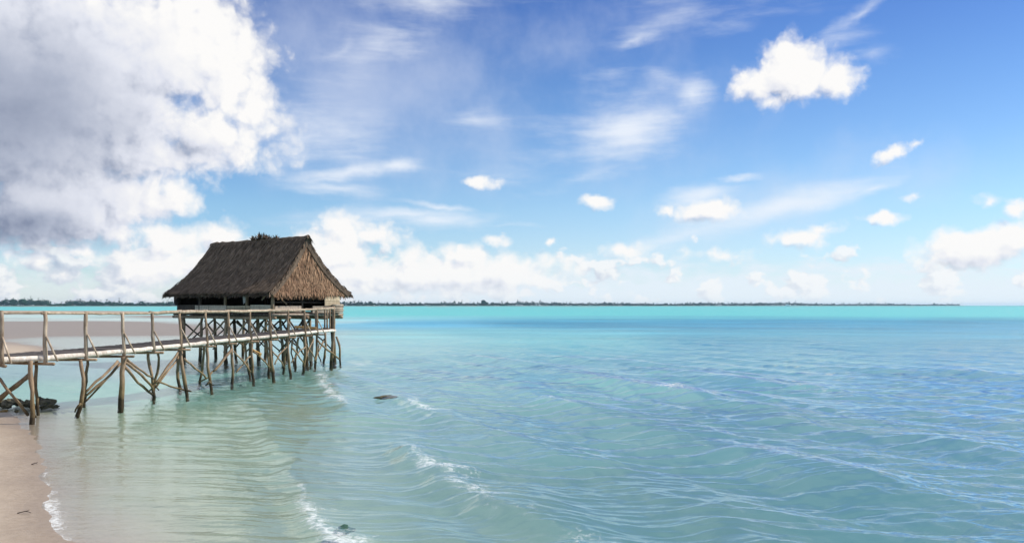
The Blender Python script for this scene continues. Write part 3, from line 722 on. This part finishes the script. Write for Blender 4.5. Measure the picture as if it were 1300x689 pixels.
# stilts
def stilt(t, wv, r=.10, lean=(0, 0), m=None):
    q = MB(); n = 7
    top = hp(t, wv, FZ - .12); b = hp(t + lean[0], wv + lean[1], -.6)
    q.tube(wig([top, b], n, .035), taper(n, r * .9, r * 1.1), 8); q.build('stilt', m or M_pole, hut)
for t in (.25, 1.95, 3.7, 5.5, 7.3):
    for wv in (1.8, .0, -1.8): stilt(t + random.uniform(-.12, .12), wv, .125 if t > 7 and wv > 1 else random.uniform(.075, .10), (random.uniform(-.25, .25), random.uniform(-.2, .2)), M_dark if random.random() < .3 else M_pole)
q = MB(); q.tube(wig([hp(7.3, 1.82, .75), hp(7.3, 1.84, -.6)], 4, .01), [.17, .19, .2, .2], 9); q.build('stilt_collar', M_dark, hut)
ts = (.25, 1.95, 3.7, 5.5, 7.3)
for wv in (1.8, 0, -1.8):
    for i in range(4):
        for k_ in (0, 1):
            if random.random() < .35: continue
            za, zb = (FZ - .35, .45 + random.uniform(-.25, .3)); a_, b_ = (ts[i], ts[i+1]) if k_ else (ts[i+1], ts[i])
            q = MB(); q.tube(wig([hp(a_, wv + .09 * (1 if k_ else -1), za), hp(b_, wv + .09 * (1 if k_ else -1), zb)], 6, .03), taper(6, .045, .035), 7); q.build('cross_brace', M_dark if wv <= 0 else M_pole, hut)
for t in ts:
    for s_ in (1, -1):
        for k_ in (0, 1):
            if random.random() < .55: continue
            q = MB(); a_, b_ = (1.8 * s_, 0) if k_ else (0, 1.8 * s_)
            q.tube(wig([hp(t + .1, a_, FZ - .35), hp(t + .1, b_, .5)], 6, .03), taper(6, .04, .032), 7); q.build('cross_brace', M_dark, hut)

# dry leaf tufts on the ridge
def tuft(t, s, n, label):
    base = hp(t, 0, RIDGE + .08); mb = MB()
    for i in range(n):
        a = random.uniform(0, 6.28); e = random.uniform(.15, 1.3); dr = Vector((math.cos(a) * math.cos(e), math.sin(a) * math.cos(e), math.sin(e)))
        sd_ = dr.cross(Vector((0,0,1))); 
        mb.strand(base + Vector((random.uniform(-.25,.25)*s, random.uniform(-.15,.15)*s, -.03)), dr, sd_, s * random.uniform(.45, .95), s * random.uniform(.09, .17), .15)
    tag(mb.build('leaf_tuft', M_roof, smooth=False, loc=base), label, 'leaf tuft', 'dry leaf tufts on the thatch ridge')
tuft(4.0, .42, 40, 'small dark leaf tuft leftmost on the thatched ridge'); tuft(3.45, .58, 60, 'largest dark leaf tuft standing on the thatched ridge'); tuft(2.95, .46, 40, 'dark leaf tuft just right of the largest one on the ridge')
tuft(2.25, .32, 34, 'low rounded leaf tuft nearest the gable on the thatched ridge')

# ------------------------------------------------------------------ the jetty
FRONT = [(-190,15.6),(-110,16.2),(-40,16.9),(0,17.3),(55,17.9),(107,19.2),(155,20.5),(193,22.0),(228,23.3),(261,24.9),(289,26.3),(317,27.6),(342,28.9),(365,30.3),(386,31.8),(402,33.2),(423.5,34.5)]
front = [Vector(((x - CX) / F * D, D, 0)) for x, D in FRONT]
def deck_h(D): return 1.47 + .10 * ss(np.array(D), 20, 35).item()
for f_ in front: f_.z = deck_h(f_.y)
jetty = empty('jetty', Vector((-9.8, 24, 0)), 'long crooked wooden jetty with a white edge beam and one pole railing', 'jetty')
WIDTH = 1.4
def left_of(i):
    a, b = front[max(i-1, 0)], front[min(i+1, len(front)-1)]; t = (b - a); t.z = 0; t.normalize(); return Vector((-t.y, t.x, 0))
rear = [front[i] + left_of(i) * WIDTH for i in range(len(front))]
END = Vector((-8.75, 36.6, front[-1].z))       # the last turn towards the hut's gable end
END2 = Vector((-9.95, 35.8, front[-1].z))
dk = MB()
def lerp_path(pts, s):
    i = min(int(s), len(pts) - 2); return pts[i].lerp(pts[i+1], s - i)
s = 0.0
while s < len(front) - 1:
    a, b = lerp_path(front, s), lerp_path(rear, s); ext = random.uniform(0, .10)
    dr = (b - a).normalized(); zj = random.uniform(-.008, .008)
    dk.board(a + dr * .05 + Vector((0,0,.015+zj)), b + dr * ext + Vector((0,0,.02+zj)), Vector((front[1]-front[0]).cross(Vector((0,0,1)))).cross(dr) if False else dr.cross(Vector((0,0,1))), .075, .03)
    seg = (front[int(s)+1] - front[int(s)]).length; s += .085 / seg
n = 30
for i in range(n):
    a = front[-1].lerp(END, i / n); b = rear[-1].lerp(END2, i / n); dk.board(a, b, (b - a).cross(Vector((0,0,1))), .075, .03)
dk.build('deck', M_deck, jetty, smooth=False)
# edge beams, each log a part
for i in range(len(front) - 1):
    for pts, m, r_ in ((front, M_beam, .062), (rear, M_pole, .045)):
        a, b = pts[i], pts[i+1]; e = (b - a).normalized() * .12; up = Vector((0,0,-.03 + .03 * (i % 2) * .3))
        q = MB(); nn2 = 6; q.tube([a - e + (b - a + 2*e) * j / (nn2-1) + up + Vector((0, 0, random.uniform(-.008,.008))) for j in range(nn2)], taper(nn2, r_ * (1.06 if i < 7 else .95), r_, .05), 9, .05, tone=random.uniform(.35, 1)); q.build('edge_beam', m, jetty)
q = MB(); q.tube([front[-1], front[-1].lerp(END, .5), END], .06, 8); q.build('edge_beam', M_pole, jetty)
# railing
RT = [(-190,398),(-110,397.5),(-40,396.2),(0,395.8),(55,396.5),(107,396.8),(155,397.6),(193,396.6),(228,395.0),(261,394.6),(289,394.4),(317,394.2),(342,393.8),(365,393.4),(386,392.6),(402,391.8),(423.5,390.8)]
tops = []
for i, (x, y) in enumerate(RT):
    D = FRONT[i][1]; t = P3(x + (2 if i < 6 else 0), y, D); tops.append(t)
for i in range(len(tops) - 1):
    a, b = tops[i], tops[i+1]; e = (b - a).normalized() * .1; q = MB(); nn2 = 6
    q.tube([a - e + (b - a + 2*e) * j / (nn2-1) + Vector((0,0,-.01 + random.uniform(-.012, .012) - .012 * math.sin(math.pi * j / 5))) for j in range(nn2)], taper(nn2, .029 if i < 7 else .05, .026 if i < 7 else .048, .08), 8, .06, tone=random.uniform(.3, .9)); q.build('handrail', M_rail, jetty)
rt_end = END + Vector((0, 0, .98))
q = MB(); q.tube([tops[-1], tops[-1].lerp(rt_end, .5), rt_end], .045, 8); q.build('handrail', M_rail, jetty)
for i in range(len(front)):
    a = front[i] + Vector((.06, -.02, -.14)); t = tops[i] + Vector((0, 0, .03))
    thick = .054 if i < 8 else .047
    if i == len(front) - 1: continue
    q = MB(); nn2 = 6; q.tube(wig([a, t], nn2, .017), taper(nn2, thick * .92, thick * .76, .09), 8, .09); q.build('rail_post', M_rail if i < 8 else M_pole, jetty)
    # short strut from the post to the crossbeam end
    dr = (front[min(i+1, len(front)-1)] - front[max(i-1, 0)]).normalized(); rt = -left_of(i)
    q = MB(); q.tube([a.lerp(t, .52) + rt * .04, a + rt * .24 + dr * .12 + Vector((0,0,.05))], .022, 7); q.build('knee_brace', M_rail, jetty)
    q = MB(); cbm = left_of(i); q.tube([a - cbm * .28 + Vector((0,0,.0)), a + cbm * (WIDTH + .25) + Vector((0,0,-.02))], taper(2, .036, .034), 8); q.build('crossbeam', M_pole, jetty)
for f_, zt in ((.35, .98), (.62, .98), (.9, .98)):
    b = front[-1].lerp(END, f_); q = MB(); q.tube(wig([b + Vector((0,0,-.1)), b + Vector((0,0,zt))], 4, .01), .04, 7); q.build('rail_post', M_pole, jetty)
b = rear[-1] + Vector((.35, .4, 0)); q = MB(); q.tube(wig([b + Vector((0,0,-.1)), b + Vector((0,0,.95))], 4, .01), .045, 7); q.build('rail_post', M_pole, jetty)

def pole(name, pix, Da, Db, r0, r1, m=M_pole, sink=.2, amp=.018, n=8):
    """a crooked pole along photo points, its depth running from Da at the top to Db at the foot"""
    pts = []
    y0, y1 = pix[0][1], pix[-1][1]
    for i, (x, y) in enumerate(pix):
        f = i / (len(pix) - 1); pts.append(P3(x, y, Da + (Db - Da) * f))
    if sink: 
        dr = (pts[-1] - pts[-2]).normalized(); pts.append(pts[-1] + Vector((dr.x * .2, dr.y * .2, -sink)))
    q = MB(); q.tube(wig(pts, n, amp), taper(n, r0 * .92, r1 * .94, .13), 8, .10, tone=random.uniform(.3, .95)); return q.build(name, m, jetty)
LEGS = [ # pixel points top to foot, thickness
 ((39,458),(38,480),(41,505),(40,538),.050,.055),((46,458),(46,490),(48,526),.04,.045),
 ((102,456),(106,478),(104,505),(98,527),.048,.055),((111,455),(109,485),(107,512),.042,.045),
 ((157,452),(155.5,480),(153,517),.075,.078),
 ((188,447),(189,462),(194,485),(195,504),.042,.05),((200,446),(202,460),(198,478),(194,500),.038,.045),
 ((229,444),(232,470),(237,501),.055,.06),((227,449),(225.5,472),(228,493),.05,.055),
 ((263,437),(264,468),(268,493),.05,.052),((259,440),(257,465),(253,487),.045,.048),
 ((293,433),(295,462),(294.5,487),.052,.05),
 ((319,431),(320,458),(321.5,483),.05,.055),((311,432),(313,458),(317,478),.045,.05),
 ((342,429),(344,455),(347,479),.062,.065),((338,431),(340,452),(341,474),.045,.05),
 ((365,427),(366,450),(368.5,475),.05,.052),((366,429),(362,450),(360,469),.05,.052),
 ((385,424),(388,445),(385,470),.058,.065),((379,428),(376,450),(375,466),.05,.055),
 ((402,422),(402,445),(400,466),.055,.06),((396,424),(395,440),(394,463),.06,.06),
 ((427,427),(430.5,437),(432,461),.05,.05),((413,421),(413,440),(411,460),.055,.055),((405,436),(404,448),(407,458),.035,.035),((389,430),(391,448),(389,462),.045,.045),((372,432),(370,446),(373,462),.04,.04),
 ((-28,459),(-30,490),(-27,525),.05,.06),((-22,459),(-20,490),(-17,518),.045,.05),((-100,459),(-102,490),(-98,530),.05,.06)]
for L in LEGS:
    pix, r0, r1 = L[:-2], L[-2], L[-1]; Df = Dw(pix[-1][1])
    pole('leg', pix, Df, Df, r0, r1)
# the thick corner post that rises from the water to the rail
Df = Dw(464); pole('leg', ((423.5,388.5),(423,425),(420.5,464)), 34.5, Df, .068, .085)
# stubs and forks at the feet
for pix in (((103,512),(95,523)),((265,484),(272,489)),((265,485),(261,489)),((196,488),(202,495)),((40,522),(46,530)),((237,496),(243,497)),((194,492),(189,497))):
    Df = Dw(pix[-1][1] + 6); pole('stub', pix, Df, Df, .035, .02, sink=0, n=4)
BR = [((38,474),(0,504),(-40,530),17.8,17.6,.04),((-20,462),(0,482),(36,527),17.6,17.6,.038),((38,478),(8,500),(-10,520),18.8,18.6,.036),
 ((150,458),(130,478),(108,498),20.4,19.6,.04),((153,461),(132,483),(108,503),20.6,19.9,.038),((148,466),(122,495),(108,510),20.9,20.3,.03),
 ((158,459),(178,475),(194,493),20.6,22.0,.042),((158,465),(175,485),(193,500),20.6,22.2,.042),((160,455),(176,468),(192,478),20.8,22.2,.036),
 ((228,445),(212,467),(198,486),23.3,22.3,.04),((231,447),(216,468),(199,490),23.6,22.4,.035),((200,484),(216,489),(234,495),22.4,23.3,.03),
 ((234,455),(247,466),(262,480),23.6,24.8,.034),((295,443),(283,458),(271,471),26.3,25.4,.048),((270,471),(262,480),(252,484),25.4,25,.03),
 ((297,446),(306,456),(318,472),26.5,27.5,.032),((318,452),(308,462),(300,472),27.6,26.8,.03),((322,446),(333,456),(343,466),27.8,28.8,.032),
 ((346,446),(354,455),(361,466),29,30,.032),((364,440),(355,450),(349,462),30.2,29,.034),((370,440),(378,450),(386,462),30.5,31.6,.034),((388,440),(378,448),(370,460),31.9,30.8,.03),
 ((403,432),(416,444),(431,456),33.6,34.8,.045),((412,430),(404,446),(399,458),34.5,33.4,.04),((398,430),(392,444),(387,456),33.4,32.4,.034),((388,436),(396,448),(402,460),32.2,33.4,.03)]
for b_ in BR:
    pix = b_[:-3]; pole('cross_brace', pix, b_[-3], b_[-2], b_[-1], b_[-1] * .85, sink=0, amp=.02, n=7)

# loose timber
def timber(name, a, b, wd, th, m, label, cat, up=Vector((0,0,1))):
    q = MB(); q.board(a, b, up, wd, th); return tag(q.build(name, m, smooth=False, loc=a), label, cat)
za = front[-1].z
timber('plank', Vector((-9.35, 33.9, za + .16)), Vector((-8.45, 34.0, za + .10)), .10, .16, M_yel, 'orange-yellow plank lying on the jetty where it meets the hut', 'plank')
timber('plank', P3(396, 429, 33.6), P3(394, 458, 33.4), .18, .04, M_mat, 'wide upright brown board wedged between the jetty legs near its seaward end', 'plank', Vector((1,0,0)))
timber('driftwood', P3(319, 444, 28.3), P3(331, 450, 28.0), .10, .07, M_yel, 'short yellowish driftwood caught on the jetty braces below the hut', 'driftwood')
timber('driftwood', P3(-6, 524, Dw(524)), P3(9, 521, Dw(522)), .05, .05, M_yel, 'yellow stick lying on the sand beside the dark rocks', 'driftwood')

# ------------------------------------------------------------------ rocks and small finds
def rock_mat(q):
    P = pos(q); n = q.noise(P, 7, 6, .65); n2 = q.noise(P, 25, 4, .6)
    col = q.mix(q.rng(n, .35, .65), (.05, .045, .028), (.15, .125, .065)); col = q.mix(q.rng(n2, .5, .7, 0, .6), col, (.02, .022, .016))
    return principled(q, col, .6, bump(q, n2, .7, .03), .4)
M_rock = mat('dark_rock', rock_mat)
import bmesh
def rock(x, y, sx, sy, sz, label, group=None, z=0.0, name='rock', m=None, D=None):
    bm = bmesh.new(); bmesh.ops.create_icosphere(bm, subdivisions=3, radius=1); sdv = random.random() * 100
    for v in bm.verts:
        c = v.co.copy(); nz = .28 * (math.sin(c.x * 3.1 + sdv) * math.cos(c.y * 2.7 + sdv * 2) + .6 * math.sin(c.z * 5 + c.x * 4 + sdv * 3) + .5 * math.sin(c.y * 9 + c.z * 7 + sdv)) + random.uniform(-.05, .05)
        v.co = Vector((c.x * sx, c.y * sy, c.z * sz)) * (1 + nz) * .66
    me = bpy.data.meshes.new(name); bm.to_mesh(me); bm.free(); me.materials.append(m or M_rock)
    o = bpy.data.objects.new(name, me); C.objects.link(o); D = D or Dw(y); o.location = ((x - CX) / F * D, D, z); o.rotation_euler.z = random.uniform(0, 6)
    return tag(o, label, 'rock', group)
GR = 'dark rocks at the waterline under the jetty'
rock(60, 517, .26, .22, .19, 'largest dark rock, at the seaward end of the pile under the jetty', GR, .10)
rock(50, 516, .16, .14, .16, 'dark upright rock between the first two jetty legs in the pile', GR, .14)
rock(69, 517, .15, .12, .07, 'flat low dark rock at the water-side tip of the pile', GR, .02)
rock(16, 516, .30, .2, .12, 'broad low mossy rock landward in the pile under the jetty', GR, .14)
rock(30, 519, .2, .17, .12, 'rounded dark rock in front of the middle of the pile', GR, .12)
rock(21, 528, .09, .08, .06, 'small black stone alone on the sand in front of the rock pile', GR, .12)
for i, (x, y, s_) in enumerate(((3,516,.16),(8,519,.14),(24,515,.16),(36,515,.15),(40,518,.13),(44,521,.10),(55,520,.12),(65,519,.09),(-8,515,.17),(-16,518,.14))):
    rock(x, y, s_ * 1.2, s_, s_ * .75, 'small dark mossy stone among the rock pile under the jetty', GR, .08)
rock(490, 506, .36, .16, .085, 'lone dark rock just awash in the open shallows beyond the breakers', z=.045, name='awash_rock')
rock(483, 506, .14, .08, .04, 'tiny dark stone tip awash beside the lone rock in the shallows', z=.04, name='awash_rock')
M_weed = mat('green_weed_rock', lambda q: principled(q, q.mix(q.noise(pos(q), 14, 5, .6), (.012, .05, .035), (.05, .12, .08)), .5, None, .4))
rock(436, 671, .17, .15, .07, 'dark green weedy rock in the foam of the nearest breaker', z=-.02, name='weedy_rock', m=M_weed)
M_twig = mat('dark_twig', lambda q: principled(q, (.06, .045, .035), .8))
def twig(x, y, dx, dy, label):
    gx, gy = G2(x, y); z = float(ground_z(np.array([gx]), np.array([gy]))[0]) + .012
    # the beach rises: slide the point along the sight line onto it
    D = gy * (H - z) / H; a = Vector(((x - CX) / F * D, D, z)); q = MB()
    q.tube(wig([a, a + Vector((dx*.5, dy*.5+.02, .015)), a + Vector((dx, dy, .0))], 5, .004), taper(5, .008, .004), 6)
    q.tube([a + Vector((dx*.5, dy*.5+.02, .015)), a + Vector((dx*.6, dy*.5+.08, .02))], .004, 5)
    tag(q.build('twig', M_twig, loc=a), label, 'twig')
twig(22, 651, .16, .02, 'dark forked twig lying on the wet beach sand'); twig(40, 589, .08, .03, 'tiny dark twig on the beach nearer the jetty')

# ------------------------------------------------------------------ the far shore
def leaf_mat(q):
    t = attr(q, 'tone'); return principled(q, q.ramp(t, [(0, (.012, .045, .035)), (.6, (.022, .075, .05)), (1, (.04, .10, .055))]), .8, None, .2)
M_leaf = mat('far_foliage', leaf_mat)
M_trunk = mat('far_trunk', lambda q: principled(q, (.16, .13, .10), .9))
def shore_pt(px, back=0):
    u = (px - CX) / F; lo, hi = 1300.0, 9000.0
    for _ in range(40):
        md = (lo + hi) / 2
        if md < shore_y(np.array(u * md)): lo = md
        else: hi = md
    D = lo + back; return Vector((u * D, D, min(1.3, .03 * (back + 1))))
def crown(mb, c, rx, rz, n):
    for i in range(n):
        dv = Vector((random.gauss(0, 1), random.gauss(0, 1), random.gauss(0, 1))).normalized() * random.random() ** .4
        q = c + Vector((dv.x * rx, dv.y * rx, dv.z * rz)); s_ = rx * random.uniform(.18, .4)
        a = Vector((random.gauss(0,1), random.gauss(0,1), random.gauss(0,1))).normalized(); b = a.cross(Vector((.3,.5,.8))).normalized(); e = a.cross(b)
        vs = [q + a*s_, q + b*s_, q - a*s_, q - b*s_, q + e*s_*.7, q - e*s_*.7]
        mb.add(vs, [(0,1,4),(1,2,4),(2,3,4),(3,0,4),(1,0,5),(2,1,5),(3,2,5),(0,3,5)])
def palm_head(mb, c, s_):
    for i in range(11):
        a = random.uniform(0, 6.28); dr = Vector((math.cos(a), math.sin(a), random.uniform(-.1, .7)))
        mb.strand(c, dr, dr.cross(Vector((0,0,1))), s_ * random.uniform(.8, 1.1), s_ * .22, .5)
wood = MB(); x = -260.0
while x < 1219:
    hgt = 11 + 2.5 * math.sin(x * .021) + 2 * math.sin(x * .057 + 1) + random.uniform(-5, 4) + (random.random() < .08) * 5
    if x < 62: hgt += 5 * (1 - abs(x - 30) / 90 if x > -60 else .5)
    if 62 < x < 84: hgt *= .45
    if x > 1150: hgt *= .8
    b = shore_pt(x, random.uniform(25, 130)); hgt = max(4, hgt) * (b.y / 2600) ** .12
    if random.random() < .22:
        hh = hgt + random.uniform(1, 5); wood.tube([b, b + Vector((random.uniform(-1,1), 0, hh))], .35, 5, tone=.0); palm_head(wood, b + Vector((0, 0, hh)), 4.2)
    crown(wood, b + Vector((0, 0, hgt * .5)), random.uniform(4, 8), hgt * .5, 34)
    x += random.uniform(.9, 1.9) * (1.0 if b.y < 3500 else .75)
tag(wood.build('far_woods', M_leaf, smooth=False), 'low dark green wood of palms and scrub along the far shore', 'woods', kind='stuff')
def far_tree(px, hgt, label, palm=False):
    b = shore_pt(px, 22); t = empty('palm_tree' if palm else 'shore_tree', b, label, 'tree', 'tall trees on the far shore')
    q = MB(); q.tube([b + Vector((0,0,-.5)), b + Vector((.4, 0, hgt*.5)), b + Vector((.2, 0, hgt * .85))], [.7, .5, .35], 6); q.build('trunk', M_trunk, t)
    c = MB()
    if palm: palm_head(c, b + Vector((.2, 0, hgt * .85)), 4.5); palm_head(c, b + Vector((.2, 0, hgt * .85)), 4.0)
    else: crown(c, b + Vector((0, 0, hgt * .66)), hgt * .42, hgt * .36, 90); crown(c, b + Vector((hgt*.4, 3, hgt * .45)), hgt * .3, hgt * .28, 50)
    c.build('crown', M_leaf, t, smooth=False)
far_tree(614, 22, 'tall broad tree rising highest above the far woods right of the hut')
far_tree(28, 19, 'broad dark tree topping the thickest clump of the far shore behind the jetty')
far_tree(92, 12, 'lone palm tree behind the gap in the far woods over the jetty rail', True)
far_tree(470, 16, 'first taller tree on the far shore beside the hut roof')
far_tree(1186, 16, 'taller tree near the tapering seaward end of the far woods')
# a white boat off the far shore
b = shore_pt(1000, -140); b.z = 0
boat = empty('motorboat', b, 'tiny white boat lying off the far shore', 'boat')
q = MB(); L, W_ = 15, 4.0; vs = []; st = 9
for i in range(st):
    f = i / (st-1); wd = W_ * math.sin(math.pi * min(1, .18 + .82 * (1 - f))) ** .6 if f < .99 else .05
    for sgn_, z in ((-1, 4.2 + 1.2*f), (-.6, 0), (.6, 0), (1, 4.2 + 1.2*f)): vs.append(b + Vector((-L + 2*L*f, sgn_ * wd, z)))
fs = [(i*4+j, i*4+j+1, (i+1)*4+j+1, (i+1)*4+j) for i in range(st-1) for j in range(3)] + [(i*4+3, i*4, (i+1)*4, (i+1)*4+3) for i in range(st-1)] + [(0,1,2,3)]
q.add(vs, fs); M_white = mat('white_paint', lambda q: principled(q, (.8, .8, .8), .4)); q.build('hull', M_white, boat)
q = MB(); q.board(b + Vector((-8, 0, 6.2)), b + Vector((4, 0, 6.2)), Vector((0,0,1)), 4.6, 5.0); q.build('cabin', M_white, boat, smooth=False)

# ------------------------------------------------------------------ the sea air
hb_ = MB(); x0, x1, y0, y1, z0, z1 = -15500, 13500, -60, 14500, -7, 32
hb_.add([(x0,y0,z0),(x1,y0,z0),(x1,y1,z0),(x0,y1,z0),(x0,y0,z1),(x1,y0,z1),(x1,y1,z1),(x0,y1,z1)], [(3,2,1,0),(4,5,6,7),(0,1,5,4),(1,2,6,5),(2,3,7,6),(3,0,4,7)])
hm = bpy.data.materials.new('sea_air'); hm.use_nodes = True; hm.node_tree.nodes.clear(); q = NT(hm.node_tree)
pv = q.n('ShaderNodeVolumePrincipled'); pv.inputs['Color'].default_value = (.55, .80, 1, 1); pv.inputs['Density'].default_value = 6e-5; pv.inputs['Anisotropy'].default_value = .3
q.t.links.new(pv.outputs[0], q.n('ShaderNodeOutputMaterial').inputs['Volume'])
hz_ = hb_.build('haze', hm, smooth=False); hz_['kind'] = 'stuff'
